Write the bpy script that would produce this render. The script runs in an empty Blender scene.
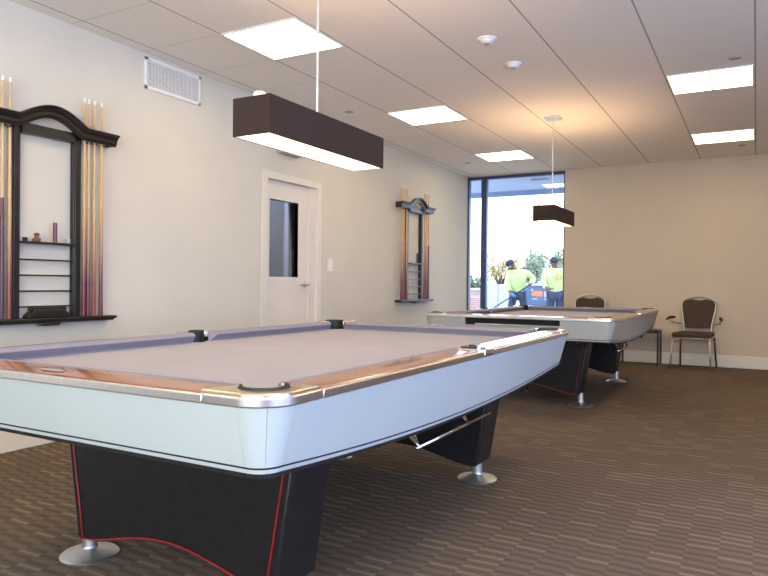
import bpy, bmesh, math, random
from mathutils import Vector, Matrix
PI = math.pi
S = bpy.context.scene
C = S.collection

# ---------------------------------------------------------------- camera
YAW, PITCH, ROLL, FPX = math.radians(29.022), math.radians(-.339), math.radians(.5413), 670.85
cd = bpy.data.cameras.new('camera'); cam = bpy.data.objects.new('camera', cd); C.objects.link(cam)
cd.sensor_fit = 'HORIZONTAL'; cd.sensor_width = 36; cd.lens = 36 * FPX / 768
cd.clip_start = .05; cd.clip_end = 300
fw = Vector((-math.sin(YAW) * math.cos(PITCH), math.cos(YAW) * math.cos(PITCH), math.sin(PITCH)))
rt = Vector((math.cos(YAW), math.sin(YAW), 0)); up = rt.cross(fw)
M = Matrix((rt, up, -fw)).transposed()
cam.matrix_world = Matrix.Translation((0, 0, 1.0412)) @ (M @ Matrix.Rotation(ROLL, 3, 'Z')).to_4x4()
S.camera = cam

# ---------------------------------------------------------------- world, light, exposure
S.view_settings.view_transform = 'Standard'; S.view_settings.look = 'None'
S.view_settings.gamma = 1; S.view_settings.use_curve_mapping = False
S.view_settings.exposure = 0.76
W = bpy.data.worlds.new('sky'); S.world = W; W.use_nodes = True
bg = W.node_tree.nodes['Background']; bg.inputs[0].default_value = (.72, .84, 1, 1); bg.inputs[1].default_value = 2.8
DAY = 112          # daylight through the glazing of the right wall
def area(name, loc, rot, sx, sy, power, col):
    l = bpy.data.lights.new(name, 'AREA'); l.shape = 'RECTANGLE'; l.size = sx; l.size_y = sy; l.energy = power; l.color = col
    o = bpy.data.objects.new(name, l); C.objects.link(o); o.location = loc; o.rotation_euler = rot
    return o
area('daylight', (3.3, .9, 1.55), (0, PI / 2 + .42, 0), 2.0, 4.8, DAY, (.28, .42, 1))
area('daylight', (-.2, -2.85, 1.6), (-PI / 2 - .80, 0, PI), 4.0, 2.0, 150, (.97, 1, .93))
CEIL = 7.6         # emission of the ceiling panels
LAMP = 2.2

# ---------------------------------------------------------------- materials
def mat(name, col, rough=.5, metal=0, spec=.5, noise=0, nscale=20, bump=0, bscale=200, col2=None, coat=0, stretch=None, emit=None, es=0, sheen=0):
    m = bpy.data.materials.new(name); m.use_nodes = True; nt = m.node_tree; b = nt.nodes['Principled BSDF']
    b.inputs['Base Color'].default_value = (*col, 1); b.inputs['Roughness'].default_value = rough
    b.inputs['Metallic'].default_value = metal; b.inputs['Specular IOR Level'].default_value = spec
    b.inputs['Coat Weight'].default_value = coat; b.inputs['Coat Roughness'].default_value = .06
    b.inputs['Sheen Weight'].default_value = sheen
    tc = nt.nodes.new('ShaderNodeTexCoord'); mp = nt.nodes.new('ShaderNodeMapping'); nt.links.new(tc.outputs['Object'], mp.inputs[0])
    if stretch: mp.inputs['Scale'].default_value = stretch
    if noise or col2:
        n = nt.nodes.new('ShaderNodeTexNoise'); n.inputs['Scale'].default_value = nscale; n.inputs['Detail'].default_value = 4
        nt.links.new(mp.outputs[0], n.inputs['Vector'])
        r = nt.nodes.new('ShaderNodeValToRGB'); r.color_ramp.elements[0].position = .35; r.color_ramp.elements[1].position = .65
        c2 = col2 or tuple(min(1, c * (1 + noise)) for c in col); c1 = col if col2 else tuple(c * (1 - noise) for c in col)
        r.color_ramp.elements[0].color = (*c1, 1); r.color_ramp.elements[1].color = (*c2, 1)
        nt.links.new(n.outputs['Fac'], r.inputs[0]); nt.links.new(r.outputs[0], b.inputs['Base Color'])
    if bump:
        n = nt.nodes.new('ShaderNodeTexNoise'); n.inputs['Scale'].default_value = bscale; nt.links.new(tc.outputs['Object'], n.inputs['Vector'])
        bp = nt.nodes.new('ShaderNodeBump'); bp.inputs['Strength'].default_value = bump; bp.inputs['Distance'].default_value = .002
        nt.links.new(n.outputs['Fac'], bp.inputs['Height']); nt.links.new(bp.outputs[0], b.inputs['Normal'])
    if emit: b.inputs['Emission Color'].default_value = (*emit, 1); b.inputs['Emission Strength'].default_value = es
    return m

MT = {}
MT['wall'] = mat('wall paint', (.65, .60, .505), .75, noise=.015, nscale=3, bump=.08, bscale=350)
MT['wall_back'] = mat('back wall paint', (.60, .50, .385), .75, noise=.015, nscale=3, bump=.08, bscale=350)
MT['trim'] = mat('cream trim paint', (.74, .67, .57), .45, noise=.02, nscale=8)
MT['door'] = mat('cream door paint', (.76, .69, .60), .4, noise=.015, nscale=6)
MT['white'] = mat('white plastic', (.82, .80, .76), .4, noise=.02, nscale=12)
MT['laminate'] = mat('pale blue white laminate', (.45, .495, .49), .28, spec=.45, noise=.012, nscale=5)
MT['laminate_grey'] = mat('pale grey laminate', (.42, .415, .37), .3, spec=.45, noise=.012, nscale=5)
MT['alu'] = mat('brushed aluminium', (.78, .77, .76), .28, 1, noise=.04, nscale=60, stretch=(1, 12, 1))
MT['nickel'] = mat('champagne nickel casting', (.72, .60, .46), .24, 1, noise=.04, nscale=30)
MT['steel'] = mat('satin steel', (.62, .63, .64), .42, 1, noise=.03, nscale=50)
MT['chrome'] = mat('chrome', (.8, .8, .8), .12, 1, noise=.02, nscale=50)
MT['blackgloss'] = mat('black laminate pedestal', (.012, .012, .013), .38, spec=.35, noise=.25, nscale=30)
MT['blackmetal'] = mat('black painted metal', (.015, .015, .018), .45, noise=.2, nscale=40)
MT['pocket'] = mat('black leather pocket', (.018, .02, .014), .55, noise=.3, nscale=60, bump=.3)
MT['hole'] = mat('dark recess', (.006, .006, .006), .9, noise=.1, nscale=20)
MT['piping'] = mat('red piping', (.27, .010, .012), .4, noise=.15, nscale=60)
MT['cloth'] = mat('taupe table cloth', (.345, .305, .30), .95, spec=.1, noise=.025, nscale=4, bump=.15, bscale=900, sheen=.1)
MT['cushion'] = mat('blue lit taupe cushion cloth', (.27, .25, .30), .95, spec=.1, noise=.03, nscale=30, bump=.15, bscale=900)  # same cloth as the bed, the bluish side light put into its colour
MT['rack'] = mat('espresso stained rack wood', (.013, .009, .008), .38, coat=.15, noise=.25, nscale=18, stretch=(8, 8, 1))
MT['shaft'] = mat('maple cue shaft', (.60, .37, .16), .35, coat=.1, col2=(.68, .45, .22), nscale=14, stretch=(6, 6, .6))
MT['tip'] = mat('white cue ferrule', (.85, .83, .78), .4, noise=.03)
MT['chalk'] = mat('brown chalk holder', (.18, .08, .04), .5, noise=.4, nscale=60)
MT['glassjar'] = mat('grey plastic cup', (.35, .37, .38), .3, noise=.1, nscale=60)
MT['shade'] = mat('dark brown linen shade', (.040, .024, .020), .85, spec=.2, noise=.35, nscale=120, stretch=(1, 1, 6), bump=.3, bscale=500)
MT['shade_in'] = mat('white shade lining', (.85, .80, .70), .7, noise=.02)
MT['seatfab'] = mat('dark brown chair fabric', (.060, .034, .022), .8, noise=.3, nscale=90, bump=.2)
MT['frame_cham'] = mat('champagne chair frame', (.58, .53, .45), .35, .75, noise=.05, nscale=50)
MT['cham_shaded'] = mat('shaded champagne chair leg', (.10, .07, .05), .4, .5, noise=.1, nscale=50)  # champagne frame again for the rear legs, with shade painted into the colour
MT['woodtop'] = mat('dark walnut top', (.10, .045, .028), .4, noise=.25, nscale=14, stretch=(1, 6, 1))
MT['winframe'] = mat('blue lit anodised window frame', (.06, .09, .19), .35, .3, noise=.1, nscale=20)  # blue light falling on the dark frames is mixed into this colour
MT['soffit'] = mat('grey soffit paint', (.34, .42, .60), .8, noise=.05, nscale=4)
MT['fascia'] = mat('grey fascia', (.18, .25, .42), .7, noise=.05, nscale=4)
MT['panel'] = mat('lit ceiling diffuser', (.9, .9, .88), .6, noise=.01, emit=(1, .79, .48), es=CEIL)
MT['lampglow'] = mat('lit lamp diffuser', (.9, .88, .8), .6, noise=.01, emit=(1, .76, .48), es=LAMP)
MT['soflight'] = mat('lit soffit diffuser', (.9, .9, .9), .6, noise=.01, emit=(1, .96, .9), es=2.5)
MT['duct'] = mat('shadowed duct', (.16, .15, .14), .8, noise=.1)
MT['skin'] = mat('brown skin', (.14, .07, .04), .6, noise=.1)
MT['hivis'] = mat('fluorescent yellow shirt', (.52, .66, .28), .8, noise=.12, nscale=6)
MT['navy'] = mat('navy trousers', (.035, .05, .10), .8, noise=.2, nscale=8)
MT['cap'] = mat('dark blue head scarf', (.02, .025, .05), .8, noise=.2)
MT['glove'] = mat('blue glove', (.05, .22, .45), .6, noise=.1)
MT['orange'] = mat('orange print', (.75, .20, .08), .6, noise=.1)
MT['bark'] = mat('bark', (.16, .10, .07), .9, noise=.3, nscale=30)
MT['leafy'] = mat('yellow green leaves', (.36, .31, .14), .7, col2=(.55, .43, .24), nscale=3)
MT['leafg'] = mat('grey green leaves', (.17, .23, .15), .7, col2=(.32, .36, .27), nscale=3)
MT['leafd'] = mat('dark green leaves', (.06, .12, .07), .7, col2=(.16, .22, .15), nscale=4)
MT['bluepaint'] = mat('slate blue painted steel', (.07, .12, .22), .5, noise=.1, nscale=4)
MT['whitepaint'] = mat('white painted steel', (.42, .43, .54), .4, noise=.03, nscale=4)
MT['asphalt'] = mat('pale concrete', (.42, .40, .38), .9, noise=.1, nscale=3)

def wood_mat():
    m = mat('rosewood veneer', (.30, .12, .055), .22, spec=.5, coat=.55)
    nt = m.node_tree; b = nt.nodes['Principled BSDF']; tc = nt.nodes.new('ShaderNodeTexCoord')
    # grain runs along u of the rail: uses generated long axis through a distorted noise
    mp = nt.nodes.new('ShaderNodeMapping'); nt.links.new(tc.outputs['UV'], mp.inputs[0]); mp.inputs['Scale'].default_value = (2.2, 26, 1)
    n = nt.nodes.new('ShaderNodeTexNoise'); n.inputs['Scale'].default_value = 1.6; n.inputs['Detail'].default_value = 6; n.inputs['Distortion'].default_value = 1.1
    nt.links.new(mp.outputs[0], n.inputs['Vector'])
    r = nt.nodes.new('ShaderNodeValToRGB'); e = r.color_ramp.elements
    e[0].position = .30; e[0].color = (.06, .018, .010, 1); e[1].position = .72; e[1].color = (.42, .19, .095, 1)
    x = e.new(.46); x.color = (.30, .105, .05, 1)
    nt.links.new(n.outputs['Fac'], r.inputs[0]); nt.links.new(r.outputs[0], b.inputs['Base Color'])
    return m
MT['wood'] = wood_mat()

def butt_mat(name, a, b_):
    m = mat(name, a, .35, coat=.15)
    nt = m.node_tree; b = nt.nodes['Principled BSDF']; tc = nt.nodes.new('ShaderNodeTexCoord')
    sp = nt.nodes.new('ShaderNodeSeparateXYZ'); nt.links.new(tc.outputs['Object'], sp.inputs[0])
    r = nt.nodes.new('ShaderNodeValToRGB'); e = r.color_ramp.elements
    e[0].position = .22; e[0].color = (*a, 1); e[1].position = .68; e[1].color = (*b_, 1)
    nt.links.new(sp.outputs[2], r.inputs[0]); nt.links.new(r.outputs[0], b.inputs['Base Color'])
    return m
MT['butt_maroon'] = butt_mat('maroon stained butt', (.13, .010, .018), (.56, .32, .13))
MT['butt_brown'] = butt_mat('brown stained butt', (.20, .045, .02), (.58, .34, .13))
MT['butt_plum'] = butt_mat('plum stained butt', (.055, .012, .03), (.12, .02, .04))

def carpet_mat():
    m = mat('striped taupe carpet', (.1, .08, .07), .95, spec=.08)
    nt = m.node_tree; N = nt.nodes; L = nt.links; b = N['Principled BSDF']
    tc = N.new('ShaderNodeTexCoord')
    def noise(scale, vec, detail=2, **k):
        mp = N.new('ShaderNodeMapping'); mp.inputs['Scale'].default_value = vec; L.new(tc.outputs['Object'], mp.inputs[0])
        n = N.new('ShaderNodeTexNoise'); n.inputs['Scale'].default_value = scale; n.inputs['Detail'].default_value = detail
        L.new(mp.outputs[0], n.inputs['Vector']); return n
    def ramp(src, p0, c0, p1, c1):
        r = N.new('ShaderNodeValToRGB'); r.color_ramp.elements[0].position = p0; r.color_ramp.elements[0].color = (*c0, 1)
        r.color_ramp.elements[1].position = p1; r.color_ramp.elements[1].color = (*c1, 1); L.new(src, r.inputs[0]); return r
    def mix(fac, a, bb, mode='MIX'):
        x = N.new('ShaderNodeMix'); x.data_type = 'RGBA'; x.blend_type = mode
        if isinstance(fac, float): x.inputs[0].default_value = fac
        else: L.new(fac, x.inputs[0])
        for i, s in ((6, a), (7, bb)):
            if isinstance(s, tuple): x.inputs[i].default_value = (*s, 1)
            else: L.new(s, x.inputs[i])
        return x.outputs[2]
    # stepped bands: y is shifted by a noise that is constant inside each 16 cm wide column
    sp = N.new('ShaderNodeSeparateXYZ'); L.new(tc.outputs['Object'], sp.inputs[0])
    def math_(op, a, bv=None):
        x = N.new('ShaderNodeMath'); x.operation = op
        for i, s in enumerate((a, bv)):
            if s is None: continue
            if isinstance(s, (int, float)): x.inputs[i].default_value = s
            else: L.new(s, x.inputs[i])
        return x.outputs[0]
    col = math_('FLOOR', math_('MULTIPLY', sp.outputs[0], 1 / .118))
    rnd = math_('FRACT', math_('MULTIPLY', math_('SINE', math_('MULTIPLY', col, 12.9898)), 43758.5))
    sh = math_('MULTIPLY', math_('FRACT', math_('MULTIPLY', col, .37)), .06)
    wob = noise(1.0, (.9, 1.4, 1)); y2 = math_('ADD', math_('ADD', sp.outputs[1], sh), math_('MULTIPLY', wob.outputs['Fac'], .10))
    ph = math_('FRACT', math_('MULTIPLY', y2, 1 / .06)); row = math_('FLOOR', math_('MULTIPLY', y2, 1 / .06))
    key = math_('FRACT', math_('MULTIPLY', math_('SINE', math_('ADD', math_('MULTIPLY', row, 7.233), math_('MULTIPLY', col, 3.117))), 9173.3))
    line = ramp(math_('PINGPONG', ph, .5), .10, (1, 1, 1), .30, (0, 0, 0)); thin = ramp(math_('PINGPONG', math_('ADD', ph, .5), .5), .05, (1, 1, 1), .11, (0, 0, 0))
    tone = noise(1.0, (.7, .5, 1)); base = ramp(tone.outputs['Fac'], .35, (.150, .106, .070), .65, (.176, .130, .094))
    dk = ramp(key, .72, (1, 1, 1), .80, (.6, .6, .6)); tan = ramp(key, .70, (0, 0, 0), .72, (1, 1, 1))
    c = mix(math_('MULTIPLY', math_('MULTIPLY', line.outputs[0], dk.outputs[0]), .62), base.outputs[0], (.075, .055, .050))
    c = mix(math_('MULTIPLY', math_('MULTIPLY', thin.outputs[0], tan.outputs[0]), .7), c, (.32, .235, .13))
    pile = noise(420, (1, 1, 1), 2); pr = ramp(pile.outputs['Fac'], .3, (.75, .75, .75), .7, (1.15, 1.15, 1.15))
    c = mix(.8, c, pr.outputs[0], 'MULTIPLY')
    L.new(c, b.inputs['Base Color'])
    bp = N.new('ShaderNodeBump'); bp.inputs['Strength'].default_value = .4; bp.inputs['Distance'].default_value = .003
    L.new(pile.outputs['Fac'], bp.inputs['Height']); L.new(bp.outputs[0], b.inputs['Normal'])
    return m
MT['carpet'] = carpet_mat()

PX, PY, X0, Y0 = .6362, .5855, -.025, 3.447
def ceiling_mat():
    m = mat('ceiling tiles', (.66, .61, .55), .85, spec=.2)
    nt = m.node_tree; N = nt.nodes; L = nt.links; b = N['Principled BSDF']
    tc = N.new('ShaderNodeTexCoord'); sp = N.new('ShaderNodeSeparateXYZ'); L.new(tc.outputs['Object'], sp.inputs[0])
    def math_(op, a, bv=None):
        x = N.new('ShaderNodeMath'); x.operation = op
        for i, s in enumerate((a, bv)):
            if s is None: continue
            if isinstance(s, (int, float)): x.inputs[i].default_value = s
            else: L.new(s, x.inputs[i])
        return x.outputs[0]
    def seam(o, p, off, w):
        d = math_('PINGPONG', math_('SUBTRACT', o, off), p / 2)
        return math_('LESS_THAN', d, w)
    a = seam(sp.outputs[0], PX, X0, .0055); c = seam(sp.outputs[1], PY, Y0, .003)
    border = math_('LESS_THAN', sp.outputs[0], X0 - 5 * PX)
    n = N.new('ShaderNodeTexNoise'); n.inputs['Scale'].default_value = 90; L.new(tc.outputs['Object'], n.inputs['Vector'])
    r = N.new('ShaderNodeValToRGB'); r.color_ramp.elements[0].color = (.88, .825, .76, 1); r.color_ramp.elements[1].color = (.92, .865, .80, 1); L.new(n.outputs['Fac'], r.inputs[0])
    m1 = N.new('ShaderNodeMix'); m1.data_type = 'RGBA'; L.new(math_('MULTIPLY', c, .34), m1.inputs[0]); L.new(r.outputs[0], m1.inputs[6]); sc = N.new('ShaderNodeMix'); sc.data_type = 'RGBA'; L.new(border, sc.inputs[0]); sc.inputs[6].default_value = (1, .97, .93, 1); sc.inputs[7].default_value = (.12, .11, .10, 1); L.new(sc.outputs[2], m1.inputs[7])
    m2 = N.new('ShaderNodeMix'); m2.data_type = 'RGBA'; L.new(math_('MULTIPLY', a, .68), m2.inputs[0]); L.new(m1.outputs[2], m2.inputs[6]); m2.inputs[7].default_value = (.17, .155, .14, 1)
    L.new(m2.outputs[2], b.inputs['Base Color'])
    return m
MT['ceiling'] = ceiling_mat()

def glass_mat():
    m = bpy.data.materials.new('window glass'); m.use_nodes = True; nt = m.node_tree; nt.nodes.clear()
    o = nt.nodes.new('ShaderNodeOutputMaterial'); t = nt.nodes.new('ShaderNodeBsdfTransparent'); t.inputs[0].default_value = (.96, .98, 1, 1)
    g = nt.nodes.new('ShaderNodeBsdfGlossy'); g.inputs['Roughness'].default_value = .02
    f = nt.nodes.new('ShaderNodeFresnel'); f.inputs[0].default_value = 1.25
    n = nt.nodes.new('ShaderNodeTexNoise'); n.inputs['Scale'].default_value = 1.5
    bp = nt.nodes.new('ShaderNodeBump'); bp.inputs['Strength'].default_value = .01; nt.links.new(n.outputs['Fac'], bp.inputs['Height']); nt.links.new(bp.outputs[0], g.inputs['Normal'])
    x = nt.nodes.new('ShaderNodeMixShader'); nt.links.new(f.outputs[0], x.inputs[0]); nt.links.new(t.outputs[0], x.inputs[1]); nt.links.new(g.outputs[0], x.inputs[2]); nt.links.new(x.outputs[0], o.inputs[0])
    return m
MT['glass'] = glass_mat()

# ---------------------------------------------------------------- mesh helpers
class MB:
    def __init__(s): s.v = []; s.f = []; s.uv = None
    def add(s, vs, fs):
        n = len(s.v); s.v += [tuple(p) for p in vs]; s.f += [tuple(i + n for i in f) for f in fs]; return s
    def box(s, x0, x1, y0, y1, z0, z1):
        x0, x1 = sorted((x0, x1)); y0, y1 = sorted((y0, y1)); z0, z1 = sorted((z0, z1))
        return s.add([(x0,y0,z0),(x1,y0,z0),(x1,y1,z0),(x0,y1,z0),(x0,y0,z1),(x1,y0,z1),(x1,y1,z1),(x0,y1,z1)],
                     [(0,3,2,1),(4,5,6,7),(0,1,5,4),(1,2,6,5),(2,3,7,6),(3,0,4,7)])
    def prism(s, pts, lo, hi, axis='z'):
        # pts: polygon; axis z: (x,y), axis y: (x,z), axis x: (y,z)
        def P(a, b, t): return (a, b, t) if axis == 'z' else (a, t, b) if axis == 'y' else (t, a, b)
        n = len(pts); vs = [P(a, b, lo) for a, b in pts] + [P(a, b, hi) for a, b in pts]
        return s.add(vs, [tuple(range(n - 1, -1, -1)), tuple(range(n, 2 * n))] + [(i, (i + 1) % n, n + (i + 1) % n, n + i) for i in range(n)])
    def lathe(s, prof, n=24, c=(0, 0, 0), arc=None):
        vs = []; m = len(prof)
        for i in range(n):
            a = 2 * PI * i / n
            for r, z in prof: vs.append((c[0] + r * math.cos(a), c[1] + r * math.sin(a), c[2] + z))
        fs = [(i * m + j, ((i + 1) % n) * m + j, ((i + 1) % n) * m + j + 1, i * m + j + 1) for i in range(n) for j in range(m - 1)]
        if prof[0][0] > 1e-6: fs.append(tuple(i * m for i in range(n - 1, -1, -1)))
        if prof[-1][0] > 1e-6: fs.append(tuple(i * m + m - 1 for i in range(n)))
        return s.add(vs, fs)
    def tube(s, pts, r, n=10, flat=None):
        pts = [Vector(p) for p in pts]; rs = r if isinstance(r, (list, tuple)) else [r] * len(pts)
        vs = []; ref = None
        for i, p in enumerate(pts):
            d = (pts[min(i + 1, len(pts) - 1)] - pts[max(i - 1, 0)]).normalized()
            if ref is None: ref = Vector((0, 0, 1)) if abs(d.z) < .9 else Vector((1, 0, 0))
            u = d.cross(ref); 
            if u.length < 1e-4: u = d.orthogonal()
            u.normalize(); w = u.cross(d).normalized(); ref = w
            for k in range(n):
                a = 2 * PI * k / n; q = p + (u * math.cos(a) + w * math.sin(a) * (flat or 1)) * rs[i]; vs.append(tuple(q))
        m = len(pts)
        fs = [(i * n + k, i * n + (k + 1) % n, (i + 1) * n + (k + 1) % n, (i + 1) * n + k) for i in range(m - 1) for k in range(n)]
        fs += [tuple(range(n - 1, -1, -1)), tuple((m - 1) * n + k for k in range(n))]
        return s.add(vs, fs)
    def build(s, name, m, parent=None, bevel=0, smooth=False, seg=2, loc=None):
        me = bpy.data.meshes.new(name); me.from_pydata(s.v, [], s.f)
        bm = bmesh.new(); bm.from_mesh(me); bmesh.ops.recalc_face_normals(bm, faces=bm.faces)
        uvl = bm.loops.layers.uv.new('grain')
        xs = [v.co for v in bm.verts]
        if xs:
            ex = max(c.x for c in xs) - min(c.x for c in xs); ey = max(c.y for c in xs) - min(c.y for c in xs)
            for f in bm.faces:
                for l in f.loops: c = l.vert.co; l[uvl].uv = (c.x, c.y + c.z) if ex > ey else (c.y, c.x + c.z)
        bm.to_mesh(me); bm.free()
        o = bpy.data.objects.new(name, me); C.objects.link(o); me.materials.append(MT[m] if isinstance(m, str) else m)
        if parent: o.parent = parent
        if loc: o.location = loc
        if bevel:
            b = o.modifiers.new('bevel', 'BEVEL'); b.width = bevel; b.segments = seg; b.limit_method = 'ANGLE'; b.angle_limit = math.radians(35)
        if smooth or bevel:
            for p in me.polygons: p.use_smooth = True
            if not smooth or smooth == 'auto':
                w = o.modifiers.new('wn', 'WEIGHTED_NORMAL'); w.keep_sharp = True
            if smooth == 'auto' or not smooth:
                me.set_sharp_from_angle(angle=math.radians(40))
        return o
def bx(name, m, b, parent=None, bevel=0): return MB().box(*b).build(name, m, parent, bevel)
def thing(name, label, cat, loc=(0, 0, 0), rz=0, group=None):
    o = bpy.data.objects.new(name, None); C.objects.link(o); o.location = loc; o.rotation_euler = (0, 0, rz); o.empty_display_size = .1
    return tag(o, label, cat, group)
def tag(o, label, cat, group=None):
    o['label'] = label; o['category'] = cat
    if group: o['group'] = group
    return o
def struct(o, label=None, cat=None):
    o['kind'] = 'structure'
    if label: o['label'] = label
    if cat: o['category'] = cat
    return o
def dup(root, loc=None, rz=None, label=None, group=None):
    def cp(o, par):
        c = o.copy(); C.objects.link(c); c.parent = par
        for ch in [x for x in C.objects if x.parent == o]: cp(ch, c)
        return c
    r = cp(root, None)
    if loc is not None: r.location = loc
    if rz is not None: r.rotation_euler = (0, 0, rz)
    if label: r['label'] = label
    if group: r['group'] = group
    return r

# ---------------------------------------------------------------- room
XL, XR, YB, YF, H = -3.965, 3.4, 9.778, -3.0, 2.731
struct(bx('floor', 'carpet', (XL, XR, YF, YB, -.05, 0)), 'taupe striped carpet floor', 'floor')
struct(bx('ceiling', 'ceiling', (XL - .15, XR + .15, YF - .15, YB + .15, H, H + .12)), 'white tiled ceiling with dark seams', 'ceiling')
# left wall with a door opening
DY0, DY1, DZ = 4.90, 5.715, 2.02
w = MB(); w.box(XL - .14, XL, YF, DY0, 0, H); w.box(XL - .14, XL, DY1, YB, 0, H); w.box(XL - .14, XL, DY0, DY1, DZ, H)
struct(w.build('wall_left', 'wall'), 'pale greige left wall', 'wall')
# back wall with the tall window opening
WX0, WX1, WZ0, WZ1 = XL, -2.44, .10, 2.715
w = MB(); w.box(WX1, XR, YB, YB + .16, 0, H); w.box(WX0 - .14, WX1, YB, YB + .16, WZ1, H); w.box(WX0 - .14, WX1, YB, YB + .16, 0, WZ0)
w.box(WX0 - .14, WX0, YB, YB + .16, WZ0, WZ1)
struct(w.build('wall_back', 'wall_back'), 'tan greige back wall', 'wall')
# right and rear walls, out of the frame, with the glazing the daylight comes through
w = MB(); w.box(XR, XR + .15, YF, -1.6, 0, H); w.box(XR, XR + .15, 3.4, YB, 0, H); w.box(XR, XR + .15, -1.6, 3.4, 0, .45); w.box(XR, XR + .15, -1.6, 3.4, 2.65, H)
struct(w.build('wall_right', 'wall'), 'greige right wall around wide window', 'wall')
w = MB(); w.box(XL, -2.3, YF - .15, YF, 0, H); w.box(1.9, XR, YF - .15, YF, 0, H); w.box(-2.3, 1.9, YF - .15, YF, 0, .5); w.box(-2.3, 1.9, YF - .15, YF, 2.65, H)
struct(w.build('wall_front', 'wall'), 'greige wall behind the camera', 'wall')
def winframe(name, axis, at_, a0, a1, z0, z1, mull, label, t=.05, d=.08):
    def B(mb, p0, p1, q0, q1, dd=d):
        mb.box(p0, p1, at_, at_ + dd, q0, q1) if axis == 'y' else mb.box(at_, at_ + dd, p0, p1, q0, q1)
    f = MB(); B(f, a0, a0 + t * .5, z0, z1); B(f, a1 - t * .6, a1, z0, z1); B(f, a0, a1, z1 - t * .9, z1); B(f, a0, a1, z0, z0 + t)
    root = f.build(name, 'winframe'); struct(root, label, 'window')
    for m0, m1 in mull:
        q = MB(); B(q, m0, m1, z0 + t, z1 - t * .9); q.build('mullion', 'winframe', root, bevel=.004)
    g = MB(); g.box(a0 + .01, a1 - .01, at_ + .035, at_ + .041, z0 + .02, z1 - .02) if axis == 'y' else g.box(at_ + .035, at_ + .041, a0 + .01, a1 - .01, z0 + .02, z1 - .02)
    g.build('pane', 'glass', root)
    return root
winframe('window_1', 'y', YB + .05, WX0, WX1, WZ0, WZ1, [(-3.745, -3.655)], 'tall dark framed window at the left of the back wall')
winframe('window_2', 'x', XR + .05, -1.6, 3.4, .45, 2.65, [(0, .07), (1.6, 1.67), (2.5, 2.57)], 'wide window in the right wall')
winframe('window_3', 'y', YF - .12, -2.3, 1.9, .5, 2.65, [(-.95, -.88), (.45, .52)], 'wide window behind the camera')
# baseboards
struct(bx('baseboard_back', 'trim', (WX1 + .01, XR, YB - .014, YB, 0, .158), None, .004), 'cream baseboard along back wall', 'baseboard')
bl = MB(); bl.box(XL, XL + .014, YF, DY0 - .08, 0, .158); bl.box(XL, XL + .014, DY1 + .08, YB, 0, .158)
struct(bl.build('baseboard_left', 'trim', None, .004), 'cream baseboard along left wall', 'baseboard')

# door
d = MB(); d.box(XL - .14, XL + .012, DY0 - .075, DY0 + .003, 0, DZ + .06); d.box(XL - .14, XL + .012, DY1 - .003, DY1 + .06, 0, DZ + .06); d.box(XL - .14, XL + .012, DY0 + .003, DY1 - .003, DZ - .003, DZ + .06)
dr = d.build('door_1', 'door', None); struct(dr, 'cream door in a cream frame with a narrow window', 'door')
GY0, GY1, GZ0, GZ1 = 4.985, 5.44, 1.10, 1.835
dy1 = 5.60
l = MB(); xd0, xd1 = XL - .085, XL - .04
l.box(xd0, xd1, DY0 + .005, GY0, .01, DZ - .005); l.box(xd0, xd1, GY1, dy1, .01, DZ - .005)
l.box(xd0, xd1, GY0, GY1, .01, GZ0); l.box(xd0, xd1, GY0, GY1, GZ1, DZ - .005); l.build('leaf', 'door', dr)
bx('jamb', 'door', (xd0 - .03, xd1 + .018, dy1 + .002, DY1 - .0035, 0, DZ - .004), dr)
fr = MB(); e = .022; xf = xd1 + .006
fr.box(xd0, xf, GY0 - e, GY0, GZ0 - e, GZ1 + e); fr.box(xd0, xf, GY1, GY1 + e, GZ0 - e, GZ1 + e); fr.box(xd0, xf, GY0, GY1, GZ0 - e - .01, GZ0); fr.box(xd0, xf, GY0, GY1, GZ1, GZ1 + e)
fr.build('glazing_bead', 'door', dr, .002)
bx('pane', 'glass', (XL - .065, XL - .059, GY0, GY1, GZ0, GZ1), dr)
hb = MB(); hb.tube([(xd1, 5.55, 1.03), (xd1 + .05, 5.55, 1.03)], .012, 10); hb.tube([(xd1 + .05, 5.575, 1.03), (xd1 + .052, 5.50, 1.034), (xd1 + .05, 5.43, 1.028)], [.011, .010, .008], 10)
hb.build('door_handle', 'steel', dr, smooth=True)
rz_ = MB(); rz_.tube([(xd1, 5.55, 1.03), (xd1 + .008, 5.55, 1.03)], .028, 20); rz_.build('rose', 'steel', dr)
# the dim corridor behind the door glass
cw = MB(); cw.box(-5.5, -5.4, 4.2, 8.2, 0, H); cw.box(-5.4, XL - .14, 8.2, 8.3, 0, H); cw.box(-5.4, XL - .14, 4.1, 4.2, 0, H)
MT['corr'] = mat('slate corridor paint', (.10, .105, .13), .8, noise=.05, nscale=4)
struct(cw.build('wall_corridor', 'corr'), 'dark slate corridor wall seen through door window', 'wall')
struct(bx('floor_corridor', 'corr', (-5.5, XL, 4.1, 8.3, -.05, -.001)), 'dark corridor floor', 'floor')
tw = MB(); tw.box(-5.4, -5.37, 7.02, 7.09, 0, 2.5); tw.box(-5.4, -5.36, 7.17, 7.34, 0, 2.5)
struct(tw.build('trim_1', 'whitepaint'), 'pale upright trim in the corridor', 'trim')
area('corridor_fill', (-4.7, 6.6, 2.6), (0, 0, 0), .5, 2.0, 14, (.55, .65, 1))  # unseen blue fill, added to light the upright trim behind the door glass

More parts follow.
